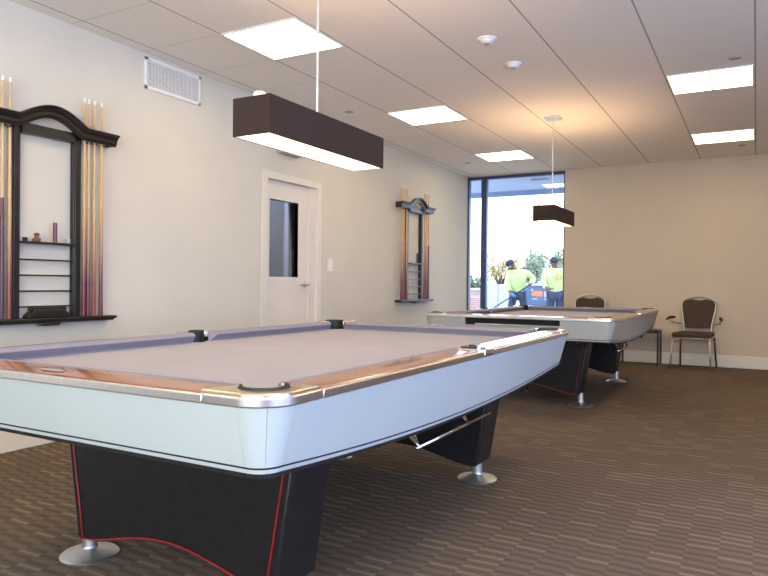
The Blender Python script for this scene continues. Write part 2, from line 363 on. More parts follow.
# light switch, box, vent
t = thing('light_switch', 'white light switch plate on left wall right of the door', 'switch', (XL, 5.958, 1.238))
bx('plate', 'white', (0, .008, -.045, .045, -.065, .065), t, .003); bx('rocker', 'white', (.008, .014, -.018, .018, -.035, .035), t, .002)
t = thing('emergency_light', 'small grey box fixed high on left wall above the door', 'wall box', (XL, 5.19, 2.32))
MT['greybox'] = mat('warm grey plastic', (.42, .37, .31), .5, noise=.05)
bx('housing', 'greybox', (0, .07, -.15, .15, -.055, .03), t, .008); bx('lens', 'white', (.07, .078, -.12, .12, -.02, .03), t, .003)
t = thing('air_vent', 'white rectangular air grille high on left wall under the ceiling', 'vent', (XL, 3.752, 2.588))
vf = MB(); a, b_, fw_ = .285, .118, .026
vf.box(0, .012, -a, a, b_ - fw_, b_); vf.box(0, .012, -a, a, -b_, -b_ + fw_); vf.box(0, .012, -a, -a + fw_, -b_, b_); vf.box(0, .012, a - fw_, a, -b_, b_)
vf.build('vent_frame', 'white', t, .003); bx('backing', 'duct', (.0005, .002, -a + .01, a - .01, -b_ + .01, b_ - .01), t)
vg = MB()
for i in range(37): y = -a + fw_ + (2 * a - 2 * fw_) * (i + .5) / 37; vg.box(.006, .010, y - .0025, y + .0025, -b_ + fw_, b_ - fw_)
for i in range(11): z = -b_ + fw_ + (2 * b_ - 2 * fw_) * (i + .5) / 11; vg.box(.003, .007, -a + fw_, a - fw_, z - .0022, z + .0022)
vg.build('grille', 'white', t)

# ceiling panels
def panel(cx, cy, label, group='square ceiling light panels'):
    t = thing('ceiling_light', label, 'ceiling light', (cx, cy, H), 0, group)
    hx, hy = PX / 2 - .008, PY / 2 - .006; e = .012
    f = MB(); z0, z1 = -.009, 0.0
    f.box(-hx, hx, -hy, -hy + e, z0, z1); f.box(-hx, hx, hy - e, hy, z0, z1); f.box(-hx, -hx + e, -hy + e, hy - e, z0, z1); f.box(hx - e, hx, -hy + e, hy - e, z0, z1)
    f.build('frame', 'white', t)
    for sgn in (-1, 1):
        q = MB(); q.box(sgn * .006, sgn * (hx - e), -hy + e, hy - e, -.006, -.001); q.build('diffuser', 'panel', t)
    bx('centre_bar', 'white', (-.006, .006, -hy + e, hy - e, -.007, -.001), t)
    return t
lx0 = X0 - 4.5 * PX; lx1 = X0 - .5 * PX; ly = [Y0 + PY * (.5 + 4 * k) for k in range(-2, 3)]
panel(lx0, ly[2], 'square ceiling light nearest the camera, at the top left above the long pendant')
panel(lx0, ly[3], 'middle square ceiling light of the left row, to the right of the long pendant')
panel(lx0, ly[4], 'square ceiling light closest to the tall window')
panel(lx1, ly[3], 'larger upper square ceiling light at the right, nearer the camera of the right pair')
panel(lx1, ly[4], 'smaller square ceiling light at the right, nearest the back wall')
panel(lx0, ly[1], 'square ceiling light beside the camera on the left')
panel(lx1, ly[1], 'square ceiling light right overhead the camera')
panel(lx1, ly[2], 'square ceiling light over the open carpet ahead of the camera')
for i, lab in ((1, 'over the open carpet by the right wall, near end'), (3, 'over the open carpet by the right wall, far end')):
    panel(lx1 + 4 * PX, ly[i], 'square ceiling light ' + lab)

# detectors and sprinkler covers
for (x, y, lab) in ((-1.635, 4.371, 'round white smoke detector on ceiling, nearer the camera of the two'), (-1.639, 4.958, 'round white smoke detector on ceiling, farther from the camera of the two')):
    t = thing('smoke_detector', lab, 'smoke detector', (x, y, H), 0, 'smoke detectors on the ceiling')
    MB().lathe([(.0, -.035), (.028, -.034), (.04, -.026), (.052, -.012), (.052, -.0115), (.066, -.010), (.068, 0)], 28).build('housing', 'white', t, smooth=True)
    MB().lathe([(0, -.040), (.02, -.039), (.024, -.034), (.0, -.033)], 20).build('sensor', 'greybox', t, smooth=True)
for (x, y, lab) in ((-.155, 5.575, 'flat round sprinkler cover just before the large right ceiling light'), (-.167, 9.03, 'flat round sprinkler cover on ceiling beside the back wall'), (-3.522, 5.604, 'flat round sprinkler cover right above the long pendant end'), (-3.52, 8.7, 'flat round sprinkler cover left of the ceiling light by window')):
    t = MB().lathe([(0, -.006), (.038, -.005), (.044, -.002), (.044, 0)], 24, (x, y, H)).build('sprinkler_cover', 'greybox', None, smooth=True)
    tag(t, lab, 'sprinkler cover', 'round sprinkler covers')

# ---------------------------------------------------------------- pendants
def pendant(loc, L, Wd, zb, zt, label, ytop):
    t = thing('pendant_lamp', label, 'lamp', (*loc, 0), 0, 'box pendants over the pool tables')
    tube = area('tube_light', (0, 0, zb + .04), (PI, 0, 0), Wd * .6, L * .9, 7, (1, .62, .34)); tube.parent = t
    hx, hy, th = Wd / 2, L / 2, .006
    s = MB(); s.box(-hx, hx, -hy, -hy + th, zb, zt); s.box(-hx, hx, hy - th, hy, zb, zt); s.box(-hx, -hx + th, -hy + th, hy - th, zb, zt); s.box(hx - th, hx, -hy + th, hy - th, zb, zt)
    s.build('lamp_shade', 'shade', t)
    s = MB(); k = .002; z0, z1 = zb + .001, zt - .001
    s.box(-hx + th, hx - th, -hy + th, -hy + th + k, z0, z1); s.box(-hx + th, hx - th, hy - th - k, hy - th, z0, z1); s.box(-hx + th, -hx + th + k, -hy + th + k, hy - th - k, z0, z1); s.box(hx - th - k, hx - th, -hy + th + k, hy - th - k, z0, z1)
    s.build('shade_lining', 'shade_in', t)
    bx('diffuser', 'lampglow', (-hx + th + k, hx - th - k, -hy + th + k, hy - th - k, zb + .012, zb + .016), t)
    sp = MB(); sp.box(-hx + th, hx - th, -.012, .012, zt - .02, zt - .012); sp.box(-.012, .012, -hy + th, hy - th, zt - .021, zt - .0125); sp.build('spider_frame', 'steel', t)
    MB().lathe([(.0055, zt - .02), (.0055, H - .02)], 12, (0, ytop, 0)).build('rod', 'steel', t, smooth='auto')
    MB().lathe([(.011, zt - .015), (.011, zt + .02), (.006, zt + .03)], 12, (0, ytop, 0)).build('rod_collar', 'steel', t, smooth='auto')
    c = MB(); c.box(-.075, .075, ytop - .075, ytop + .075, H - .022, H); c.build('canopy', 'steel', t, .003)
    MB().lathe([(0, zt - .011), (.027, zt - .010), (.026, zt + .052 * L / .93), (.022, zt + .057 * L / .93), (0, zt + .058 * L / .93)], 16, (-.065, -.335 * L / .93, 0)).build('ballast_cap', 'trim', t, smooth='auto')
    return t
pendant((-1.795, 2.578), .93, .192, 1.640, 1.797, 'large dark brown box pendant hanging over the near pool table', 0)
pendant((-1.80, 6.80), .80, .212, 1.668, 1.818, 'small looking dark box pendant in front of tall window', -.09)

# ---------------------------------------------------------------- pool tables
HW, HL = .827, 1.366
def lerp(a, b, t): return a + (b - a) * t
def ring_strip(p, q, top, bot_p, n, inset, th=.018, name='', m='', parent=None):
    pass
def pool_table(loc, label, flip, lam, hooks, PX_=0):
    T = thing('pool_table', label, 'pool table', (*loc, 0), 0)
    fs = -1 if flip else 1           # ball return opens towards -Y*fs
    # skirts -----------------------------------------------------
    def zb(y): return .542 + .058 * min(1, abs(y) / HL) ** 2
    def plate(name, pts, ztop, zbf, m=lam, th=.016, off=0, par=T, insc=.045):
        # pts: (x, y, inward x, inward y) along the top outline
        mb = MB(); vs = []
        for x, y, ix, iy in pts:
            zt_ = ztop(y) if callable(ztop) else ztop; zz = zbf(y) if callable(zbf) else zbf
            def ins(z): return insc * (.77 - z) / .17
            a0, a1 = ins(zt_) - off, ins(zz) - off
            vs += [(x + ix * a0, y + iy * a0, zt_), (x + ix * a1, y + iy * a1, zz), (x + ix * (a1 + th), y + iy * (a1 + th), zz), (x + ix * (a0 + th), y + iy * (a0 + th), zt_)]
        n = len(pts) - 1
        f = [(4 * i + k, 4 * i + 4 + k, 4 * i + 4 + (k + 1) % 4, 4 * i + (k + 1) % 4) for i in range(n) for k in range(4)]
        f += [(3, 2, 1, 0), (4 * n, 4 * n + 1, 4 * n + 2, 4 * n + 3)]
        mb.add(vs, f); return mb.build(name, m, par, smooth='auto')
    ZT, ZE = .7605, .600
    def dressed(name, pts, ztop, zbot, par=T):
        sk = plate(name, pts, ztop, zbot, par=par)
        f0 = zbot if callable(zbot) else (lambda y: zbot)
        plate('groove_line', pts, lambda y: f0(y) + .015, lambda y: f0(y) + .0105, 'blackmetal', off=.0012, par=sk)
        plate('bottom_trim', pts, lambda y: f0(y) - .0005, lambda y: f0(y) - .012, 'blackmetal', off=-.001, par=sk)
        return sk
    def zb(y): return .542 + (ZE - .542) * min(1, abs(y) / (HL - RC)) ** 2
    RC = .10; g = .0006
    for s in (-1, 1):
        dressed('side_skirt', [(s * HW, lerp(-HL + RC + g, HL - RC - g, i / 20), -s, 0) for i in range(21)], ZT, zb)
        for e in (-1, 1):
            def arcp(a0, a1): return [(s * (HW - RC + RC * math.cos(a)), e * (HL - RC + RC * math.sin(a)), -s * math.cos(a), -e * math.sin(a)) for a in [lerp(a0, a1, i / 6) for i in range(7)]]
            dressed('corner_skirt', arcp(0, PI / 4 - .006), ZT, ZE); dressed('corner_skirt', arcp(PI / 4 + .006, PI / 2), ZT, ZE)
    for e in (-1, 1):
        X = HW - RC - g
        ln = lambda x0, x1, n=4: [(lerp(x0, x1, i / n), e * HL, 0, -e) for i in range(n + 1)]
        if e * fs == -1:       # end with the ball return slot
            sk = dressed('end_skirt', ln(-X, X), .700, ZE)
            plate('skirt_cheek', ln(-X, -.42), ZT, .7005, par=sk); plate('skirt_cheek', ln(.40, X), ZT, .7005, par=sk)
            mb = MB(); yy = sorted((e * (HL - .03), e * (HL - .11))); mb.box(-.42, .40, yy[0], yy[1], .69, .759); mb.build('return_recess', 'hole', sk)
            yy = sorted((e * (HL - .012), e * (HL - .03))); bx('return_rail', 'alu', (-.33, .40, yy[0], yy[1], .702, .714), sk, .003)
        else:
            dressed('end_skirt', ln(-X, X), ZT, ZE)
    # slate and cloth --------------------------------------------
    def notch(cx, cy, a0, a1, r=.052, n=8): return [(cx + r * math.cos(lerp(a0, a1, i / n)), cy + r * math.sin(lerp(a0, a1, i / n))) for i in range(n + 1)]
    IX, IY = .72, 1.252
    bx('slate_frame', 'blackmetal', (-.74, .74, -1.27, 1.27, .600, .700), T)
    pts = []
    pts += notch(.73, 0, 1.5 * PI, .5 * PI, .048)
    pts += notch(IX, IY, 1.5 * PI, PI, .062)
    pts += notch(-IX, IY, 0, -.5 * PI, .062)
    pts += notch(-.73, 0, .5 * PI, -.5 * PI, .048)
    pts += notch(-IX, -IY, .5 * PI, 0, .062)
    pts += notch(IX, -IY, PI, .5 * PI, .062)
    MB().prism(pts, .70, .748).build('bed_cloth', 'cloth', T)
    # rails ------------------------------------------------------
    def rail(P0, P1, along, s, cuts):
        # profile in (d, z): d = distance inwards from outer edge
        o = .010
        wood = [(o, .771), (o, .784), (.020, .7915), (.113, .7965), (.113, .771)]
        cush = [(.1135, .70), (.1135, .797), (.128, .798), (.154, .788), (.158, .783), (.154, .777), (.135, .760), (.128, .7485), (.128, .70)]
        n = 1
        def sweep(prof, name, m, par, cut):
            mb = MB(); vs = []
            for k, a in enumerate((P0, P1)):
                for d, z in prof:
                    sh = 0
                    if cut and d > .114: sh = (d - .1135) * cuts[k]
                    aa = a + (sh if k == 0 else -sh)
                    if along == 'y': vs.append((s * (HW - d), aa, z))
                    else: vs.append((aa, s * (HL - d), z))
            m_ = len(prof); f = [(i, (i + 1) % m_, m_ + (i + 1) % m_, m_ + i) for i in range(m_)] + [tuple(range(m_)), tuple(range(2 * m_ - 1, m_ - 1, -1))]
            mb.add(vs, f); return mb.build(name, m, par, smooth='auto')
        r = sweep(wood, 'rail', 'wood', T, False); sweep(cush, 'cushion', 'cushion', r, True)
        return r
    CL, CW = .215, .205            # casting lengths along the long and the short side
    for s in (-1, 1):
        # wood stops at castings, cushions run a bit further to the pocket mouths
        rail(-1.176, -.058, 'y', s, (.9, .4)); rail(.058, 1.176, 'y', s, (.4, .9))
        rail(-.642, .642, 'x', s, (.9, .9))
    # aluminium band under the wood, between the castings
    for s in (-1, 1):
        tb = MB(); tb.box(s * (HW + .004), s * (HW - .009), -1.16, 1.16, .768, .790); tb.build('rim_trim', 'alu', T, .003)
        tb = MB(); tb.box(-.63, .63, s * (HL + .004), s * (HL - .009), .768, .790); tb.build('rim_trim', 'alu', T, .003)
    # pocket castings
    for sx in (-1, 1):
        for sy in (-1, 1):
            o = .004
            RO = RC + o; q = .010
            def oc(off): return [(HW + o - RO + (RO - off) * math.cos(a), HL + o - RO + (RO - off) * math.sin(a)) for a in [i / 14 * PI / 2 for i in range(15)]]
            outer = [(HW + o - q, 1.165)] + oc(q) + [(.615, HL + o - q)]
            inner = [(.647, 1.2525)] + [(IX + .062 * math.cos(a), IY + .062 * math.sin(a)) for a in [PI - i / 16 * 1.5 * PI for i in range(17)]] + [(.7135, 1.18)]
            cc = MB().prism([(sx * x, sy * y) for x, y in outer + inner], .7685, .8).build('corner_casting', 'nickel', T, .011, seg=4)
            band = [(HW + o, 1.162)] + oc(0) + [(.632, HL + o)]; bin_ = [(.632, HL - .012)] + oc(.018)[::-1] + [(HW - .012, 1.162)]
            MB().prism([(sx * x, sy * y) for x, y in band + bin_], .768, .7915).build('corner_band', 'alu', cc, .004, seg=2)
            ring = MB(); n = 14; R = [.0615, .0615, .055, .050, .050, .057]; Z = [.66, .803, .806, .800, .66, .64]
            # three-quarter leather liner around the hole
            vs = []; aa = [math.radians(-72) + math.radians(234) * i / n for i in range(n + 1)]
            for a in aa:
                for r_, z_ in ((.0617, .67), (.0617, .803), (.0595, .8055), (.057, .803), (.056, .67)): vs.append((sx * (IX + r_ * math.cos(a)), sy * (IY + r_ * math.sin(a)), z_))
            f = [(5 * i + k, 5 * i + 5 + k, 5 * i + 5 + (k + 1) % 5, 5 * i + (k + 1) % 5) for i in range(n) for k in range(5)] + [(0, 1, 2, 3, 4), tuple(5 * n + k for k in (4, 3, 2, 1, 0))]
            lin = MB().add(vs, f).build('pocket_liner', 'pocket', T, smooth='auto')
            MB().lathe([(.0, .705), (.045, .71), (.060, .735), (.060, .732), (.045, .702), (0, .70)], 20, (sx * IX, sy * IY, 0)).build('pocket_cup', 'hole', lin, smooth=True)
        # side pocket
        hx = .735
        poly = [(HW + .007, -.052), (HW + .007, .052), (.7135, .060)] + [(hx + .044 * math.cos(a), .044 * math.sin(a)) for a in [PI / 2 * 1.1 - i / 12 * PI * 1.1 for i in range(13)]] + [(.7135, -.060)]
        MB().prism([(sx * x, y) for x, y in poly], .768, .7975).build('side_casting', 'chrome', T, .005, seg=2)
        vs = []; n = 12
        for i in range(n + 1):
            a = lerp(-.5, .5, i / n) * PI * 1.1
            for r_, z_ in ((.0438, .67), (.0438, .801), (.039, .805), (.035, .80), (.034, .67)): vs.append((sx * (hx + r_ * math.cos(a)), r_ * math.sin(a), z_))
        f = [(5 * i + k, 5 * i + 5 + k, 5 * i + 5 + (k + 1) % 5, 5 * i + (k + 1) % 5) for i in range(n) for k in range(5)] + [(0, 1, 2, 3, 4), tuple(5 * n + k for k in (4, 3, 2, 1, 0))]
        lin = MB().add(vs, f).build('pocket_liner', 'pocket', T, smooth='auto')
        MB().lathe([(.0, .705), (.034, .71), (.043, .735), (.043, .732), (.034, .702), (0, .70)], 20, (sx * .73, 0, 0)).build('pocket_cup', 'hole', lin, smooth=True)
    # name plate at the middle of the end rails
    for e in (-1, 1):
        MB().prism([(x, e * (HL - .055) + y) for x, y in ((-.055, 0), (-.02, -.013), (.03, -.011), (.055, -.002), (.03, .012), (-.02, .010))], .7945, .7975).build('name_plate', 'chrome', T, .001)
    for o_ in C.objects:
        if o_.parent == T and o_.name.split('.')[0] in ('rail', 'rim_trim', 'corner_casting', 'side_casting', 'bed_cloth', 'pocket_liner', 'name_plate'): o_.location.z = -.008
    # pedestals --------------------------------------------------
    for e in (-1, 1):
        tw, bw, zt_, zb_ = .535, .455, .61, .098; PY_ = .015
        prof = [(-tw, .58), (-bw, zb_)] + [(lerp(-bw + .07, bw - .07, i / 16), zb_ + .002 + .066 * math.sin(PI * i / 16) ** 1.3) for i in range(17)] + [(bw, zb_), (tw, .58)]
        y0, y1 = sorted((e * .72, e * .935))
        p = MB().prism(prof, y0, y1, 'y').build('pedestal', 'blackgloss', T, .012, seg=2); p.location = (PX_, PY_, 0)
        yo = e * .937
        for s in (-1, 1):
            pts = [(s * (lerp(bw, tw, k / 6) - .034), yo, lerp(zb_ + .01, .57, k / 6)) for k in range(7)]
            MB().tube(pts, .0034, 8).build('piping', 'piping', p, smooth=True)
        pts = [(max(-bw + .026, min(bw - .026, x)), yo, z + .008) for x, z in prof[1:-1]]
        MB().tube(pts, .0034, 8).build('piping', 'piping', p, smooth=True)
        for s in (-1, 1):
            MB().lathe([(.0, 0), (.104, 0), (.106, .006), (.100, .012), (.060, .023), (.030, .033), (.026, .040), (.026, .112)], 36, (s * .455 - PX_, e * .85, 0)).build('foot', 'steel', p, smooth='auto')
    # bridge holders under the side skirts
    for s, y0, y1 in hooks:
        x = s * .715
        h = MB(); h.tube([(x, y0, .466), (x, y1, .470)], .008, 8)
        for yb in (y0 + .02, y0 + .48):
            h.tube([(x, yb, .470), (x, yb - .045, .50), (x - s * .02, yb - .10, .558)], .006, 8)
            h.tube([(x, yb, .466), (x - s * .02, yb + .0, .51), (x - s * .03, yb - .04, .56)], .006, 8)
        h.build('cue_hanger', 'chrome', T, smooth=True)
        MB().tube([(s * .70, .80, .57), (s * .71, .84, .50), (s * .71, .90, .49), (s * .70, .98, .56)], .006, 8).build('cable_loop', 'blackmetal', T, smooth=True)
    # cross beams under the slate
    fb = MB(); fb.box(-.5, -.42, -1.2, 1.2, .56, .61); fb.box(.42, .5, -1.2, 1.2, .56, .61); fb.box(-.5, .5, -.05, .05, .56, .61); fb.build('under_frame', 'blackmetal', T)
    return T
pool_table((-1.752, 2.524), 'pool table nearest the camera with pale blue sides and taupe cloth', True, 'laminate', [(1, -.41, .33)], .042)
pool_table((-1.78, 6.77), 'farther pool table with pale grey sides in front of tall window', False, 'laminate_grey', [(1, -.56, .12)])

# ---------------------------------------------------------------- cue racks
def cue_rack(yc, dz, label):
    T = thing('cue_rack', label, 'cue rack', (XL, yc, dz), 0, 'wall cue racks')
    zb = .79
    for s in (-1, 1):
        p = MB(); a, b_ = sorted((s * .182, s * .238)); p.box(.004, .040, a, b_, zb + .02, 2.02)
        p.box(.038, .046, s * .192, s * .226, zb + .02, 1.99); p.build('side_post', 'rack', T, .003)
    # bottom shelf
    b = MB(); b.box(0, .098, -.485, .485, zb, zb + .018); b.box(0, .090, -.47, .47, zb - .012, zb); b.build('bottom_shelf', 'rack', T, .004)
    MB().prism([(-.07, zb - .012), (-.05, zb - .03), (.05, zb - .03), (.07, zb - .012)], .02, .092, 'x').build('bottom_lip', 'rack', T, .003)
    # crown moulding swept along a line with an arch in the middle
    path = []
    def arch(y):
        a = abs(y)
        return 0 if a > .225 else .092 * (math.cos(PI * a / .225) * .5 + .5) ** .55
    N = 60
    ys = [-.48 + .96 * i / N for i in range(N + 1)]
    prof = [(.072, -.035), (.082, -.035), (.085, -.022), (.092, -.016), (.094, .004), (.104, .012), (.108, .024), (.122, .030), (.124, .040), (.072, .040)]
    vs = []
    for y in ys:
        z = 2.005 + arch(y); d = (arch(y + .004) - arch(y - .004)) / .008; nl = math.hypot(1, d); ny, nz = -d / nl, 1 / nl
        for x_, w_ in prof:
            e = .014 * (1 if abs(y) > .49 else 0)
            vs.append((x_, y + ny * w_, z + nz * w_))
    m = len(prof); f = [(i * m + k, i * m + (k + 1) % m, (i + 1) * m + (k + 1) % m, (i + 1) * m + k) for i in range(N) for k in range(m)] + [tuple(range(m)), tuple(N * m + k for k in range(m - 1, -1, -1))]
    MB().add(vs, f).build('crown', 'rack', T, smooth='auto')
    for s in (-1, 1): bx('crown_return', 'rack', (0, .073, s * .468 - .011, s * .468 + .011, 1.972, 2.043), T, .002)
    bx('cross_bar', 'rack', (.02, .06, -.18, .18, 1.945, 2.008), T, .002)
    bx('shelf', 'rack', (.002, .078, -.181, .181, 1.270, 1.284), T, .002)
    for z in (1.172, 1.075, .977, .880): bx('shelf', 'rack', (.02, .045, -.181, .181, z - .005, z + .005), T, .001)
    for s in (-1, 1):      # clip bars with rings that hold the cues
        cb = MB()
        for y in (.252, .285, .325, .38): cb.box(.038, .075, s * (y + .009), s * (y + .013), 1.955, 1.968)
        cb.build('cue_clips', 'blackmetal', T)
    return T
def cue(x, y, z, length, bm, label, group, lean=0):
    t = thing('pool_cue', label, 'cue', (x, y, z), 0, group)
    t.rotation_euler = (lean, 0, 0)
    MB().lathe([(.0, 0), (.013, .001), (.0145, .006), (.0105, length * .50)], 12).build('butt', bm, t, smooth='auto')
    MB().lathe([(.0104, length * .50), (.0068, length - .03)], 12).build('shaft', 'shaft', t, smooth='auto')
    MB().lathe([(.0069, length - .03), (.0068, length - .004), (.005, length), (0, length)], 12).build('ferrule', 'tip', t, smooth='auto')
RY1, RY2 = 2.68, 7.90
cue_rack(RY1, 0, 'large black wall cue rack at the left edge, nearest the camera')
cue_rack(RY2, .035, 'black wall cue rack beside the tall window')
g1 = 'cues standing in the near wall rack'; g2 = 'cues standing in the far wall rack'
zc = .808
cues1 = [(-.376, 'butt_maroon', 'leftmost cue in the near rack, cut by the photo edge'), (-.303, 'butt_plum', 'cue with plum butt at the left edge, left side of near rack'),
         (-.258, 'butt_brown', 'cue with brown butt beside the left post of the near rack'), (.252, 'butt_maroon', 'maroon cue right against the right post of near rack'),
         (.285, 'butt_maroon', 'second cue from the right post of the near rack'), (.328, 'butt_brown', 'third cue from the right post of near rack, brown butt'),
         (.384, 'butt_maroon', 'outermost right cue of the near rack')]
for i, (y, m, lab) in enumerate(cues1): cue(XL + .055, RY1 + y, zc, 1.447, m, lab, g1)
cues2 = [(-.40, 'butt_maroon', 'outermost left cue of the far rack by the window'), (-.34, 'butt_brown', 'middle cue of the left three in the far rack'), (-.27, 'butt_maroon', 'innermost left cue of the far rack'),
         (.262, 'butt_brown', 'innermost right cue of the far rack'), (.315, 'butt_maroon', 'middle right cue of the far rack, maroon butt'), (.385, 'butt_plum', 'outermost right cue of the far rack nearest window')]
for i, (y, m, lab) in enumerate(cues2): cue(XL + .055, RY2 + y, zc + .035, 1.447, m, lab, g2)
# things kept on the racks
def small(name, label, cat, mb, m, group=None, smooth='auto', bevel=0): return tag(mb.build(name, m, None, smooth=smooth, bevel=bevel), label, cat, group)
small('chalk_tube', 'dark upright tube standing on the upper shelf of near rack', 'tube', MB().lathe([(0, 0), (.013, 0), (.013, .125), (.010, .128), (0, .128)], 16, (XL + .05, RY1 + .045, 1.2845)), 'butt_plum')
small('tip_tool', 'small brown and brass tip tool on near rack upper shelf', 'tool', MB().lathe([(0, 0), (.018, 0), (.024, .008), (.024, .018), (.012, .026), (.012, .038), (.018, .044), (.012, .054), (0, .055)], 16, (XL + .05, RY1 - .08, 1.2845)), 'chalk')
small('chalk_cube', 'dark chalk cube at left end of near rack upper shelf', 'chalk', MB().box(XL + .04, XL + .062, RY1 - .168, RY1 - .146, 1.2845, 1.308), 'blackmetal', bevel=.002)
small('plastic_cup', 'little grey cup at right end of near rack upper shelf', 'cup', MB().lathe([(0, 0), (.015, 0), (.018, .028), (.016, .028), (.013, .004), (0, .004)], 16, (XL + .05, RY1 + .135, 1.2845)), 'glassjar')
t = thing('table_brush', 'dark wide table brush lying on bottom shelf of near rack', 'brush', (XL + .050, RY1 - .005, .8085))
MB().prism([(-.15, 0), (.15, 0), (.145, .02), (.10, .055), (-.10, .055), (-.145, .02)], -.03, .03, 'x').build('brush_block', 'rack', t, .006)
MB().prism([(-.12, .0), (.12, 0), (.09, .012), (-.09, .012)], -.024, .024, 'x').build('handle_grip', 'blackmetal', t, .003, loc=(0, 0, .056))
for s in (-1, 1): MB().lathe([(0, 0), (.014, .002), (.016, .016), (.010, .024), (0, .025)], 12, (0, s * .115, .045)).build('end_knob', 'blackmetal', t, smooth='auto')
small('chalk_tube', 'dark tube standing on the upper shelf of far rack', 'tube', MB().lathe([(0, 0), (.013, 0), (.013, .125), (.010, .128), (0, .128)], 16, (XL + .05, RY2 + .06, 1.3195)), 'blackmetal')

# ---------------------------------------------------------------- chairs and side table
def chair(loc, rz, label):
    T = thing('banquet_armchair', label, 'chair', (*loc, 0), rz, 'banquet chairs along the back wall')
    # front is -Y. seat centre at origin
    fy, by, hw = -.215, .20, .222
    s = MB(); pr = [(-hw, fy - .02), (hw, fy - .02), (hw - .015, by + .02), (-hw + .015, by + .02)]
    s.prism(pr, .405, .462).build('seat', 'seatfab', T, .018, seg=4)
    fr = MB(); z = .396
    fr.tube([(-hw + .01, fy, z), (hw - .01, fy, z)], .011); fr.tube([(-hw + .02, by, z), (hw - .02, by, z)], .011); fr.tube([(-hw + .01, fy, z), (-hw + .02, by, z)], .011); fr.tube([(hw - .01, fy, z), (hw - .02, by, z)], .011)
    fr.build('seat_frame', 'frame_cham', T, smooth=True)
    for sx in (-1, 1):
        MB().tube([(sx * (hw - .008), fy + .01, .40), (sx * (hw + .004), fy - .004, .20), (sx * (hw + .012), fy - .012, 0)], [.0125, .0115, .0105]).build('leg', 'frame_cham', T, smooth=True)
        MB().tube([(sx * (hw - .02), by + .02, .40), (sx * (hw - .012), by + .055, .20), (sx * (hw - .002), by + .10, 0)], [.0125, .0115, .0105]).build('leg', 'cham_shaded', T, smooth=True)
        MB().tube([(sx * (hw - .003), fy + .005, .335), (sx * (hw - .015), by + .035, .335)], .007).build('stretcher', 'frame_cham', T, smooth=True)
        a = MB(); a.tube([(sx * .19, by + .04, .56), (sx * .262, by + .0, .565), (sx * .285, by - .08, .575), (sx * .295, by - .15, .60)], .009)
        ar = a.build('arm', 'frame_cham', T, smooth=True)
        p = MB().tube([(sx * .272, by - .015, .640), (sx * .288, by - .09, .645), (sx * .312, by - .18, .636), (sx * .326, by - .23, .620)], [.015, .019, .019, .012], 12).build('arm_pad', 'seatfab', ar, smooth=True)
        MB().tube([(sx * .295, by - .15, .598), (sx * .290, by - .10, .632)], .009).build('arm_post', 'frame_cham', ar, smooth=True)
    # back: outline narrower at the waist, wide shoulders, arched top with a hand grip
    def by_(z): return by + .02 + (z - .46) * .20
    half = [(.168, .47), (.168, .55), (.185, .65), (.202, .75), (.207, .81), (.197, .85), (.158, .885), (.09, .905), (.04, .913), (0, .915)]
    pts = [(x, by_(z), z) for x, z in half] + [(-x, by_(z), z) for x, z in half[-2::-1]]
    MB().tube([(.19, by + .01, .38)] + pts + [(-.19, by + .01, .38)], .0125, 10).build('back_frame', 'frame_cham', T, smooth=True)
    ih = [(.150, .505), (.155, .55), (.172, .65), (.188, .75), (.192, .81), (.183, .842), (.148, .866), (.085, .880), (.055, .868), (0, .862)]
    poly = ih + [(-x, z) for x, z in ih[-2::-1]]
    vs = [(x, by_(z) - .020, z) for x, z in poly] + [(x, by_(z) + .020, z) for x, z in poly]; n = len(poly)
    MB().add(vs, [tuple(range(n)), tuple(range(2 * n - 1, n - 1, -1))] + [(i, (i + 1) % n, n + (i + 1) % n, n + i) for i in range(n)]).build('backrest', 'seatfab', T, .012, seg=3)
    MB().tube([(.085, by_(.895), .895), (.055, by_(.872) , .876), (0, by_(.87), .871), (-.055, by_(.872), .876), (-.085, by_(.895), .895)], .009, 8).build('hand_grip', 'frame_cham', T, smooth=True)
    return T
chair((-.690, 9.435), math.radians(-6), 'brown upholstered armchair with champagne frame at the right of the back wall')
chair((-2.03, 9.36), math.radians(2), 'brown upholstered armchair mostly hidden behind the far pool table')
t = thing('side_table', 'low dark topped side table between the two chairs', 'table', (-1.36, 9.55, 0))
bx('table_top', 'woodtop', (-.26, .26, -.17, .17, .452, .474), t, .004)
for sx in (-1, 1):
    for sy in (-1, 1): bx('leg', 'blackmetal', (sx * .255 - .011 * (sx + 1) , sx * .255 - .011 * (sx - 1), sy * .165 - .011 * (sy + 1), sy * .165 - .011 * (sy - 1), 0, .452), t, .002)
ap = MB(); ap.box(-.233, .233, -.16, -.145, .425, .452); ap.box(-.233, .233, .145, .16, .425, .452); ap.build('apron', 'blackmetal', t)

# ---------------------------------------------------------------- outside
struct(bx('ground', 'asphalt', (-60, 30, YB + .16, 90, -.12, -.06)), 'pale concrete ground outside', 'ground')
so = MB(); so.box(-8, 2, YB + .16, 11.75, 2.745, 2.86)
sf = struct(so.build('trim_2', 'soffit'), 'grey roof overhang outside the window', 'trim')
bx('fascia', 'fascia', (-8, 2, 11.75, 11.82, 2.66, 3.0), sf)
t = thing('soffit_light', 'bright square light in the roof overhang outside', 'light', (-2.95, 11.35, 2.745)); bx('lens', 'soflight', (-.22, .22, -.12, .12, -.012, -.002), t)
t = thing('soffit_vent', 'dark vent plate in the roof overhang outside', 'vent', (-3.05, 10.62, 2.745)); bx('plate', 'fascia', (-.14, .14, -.08, .08, -.01, -.001), t)

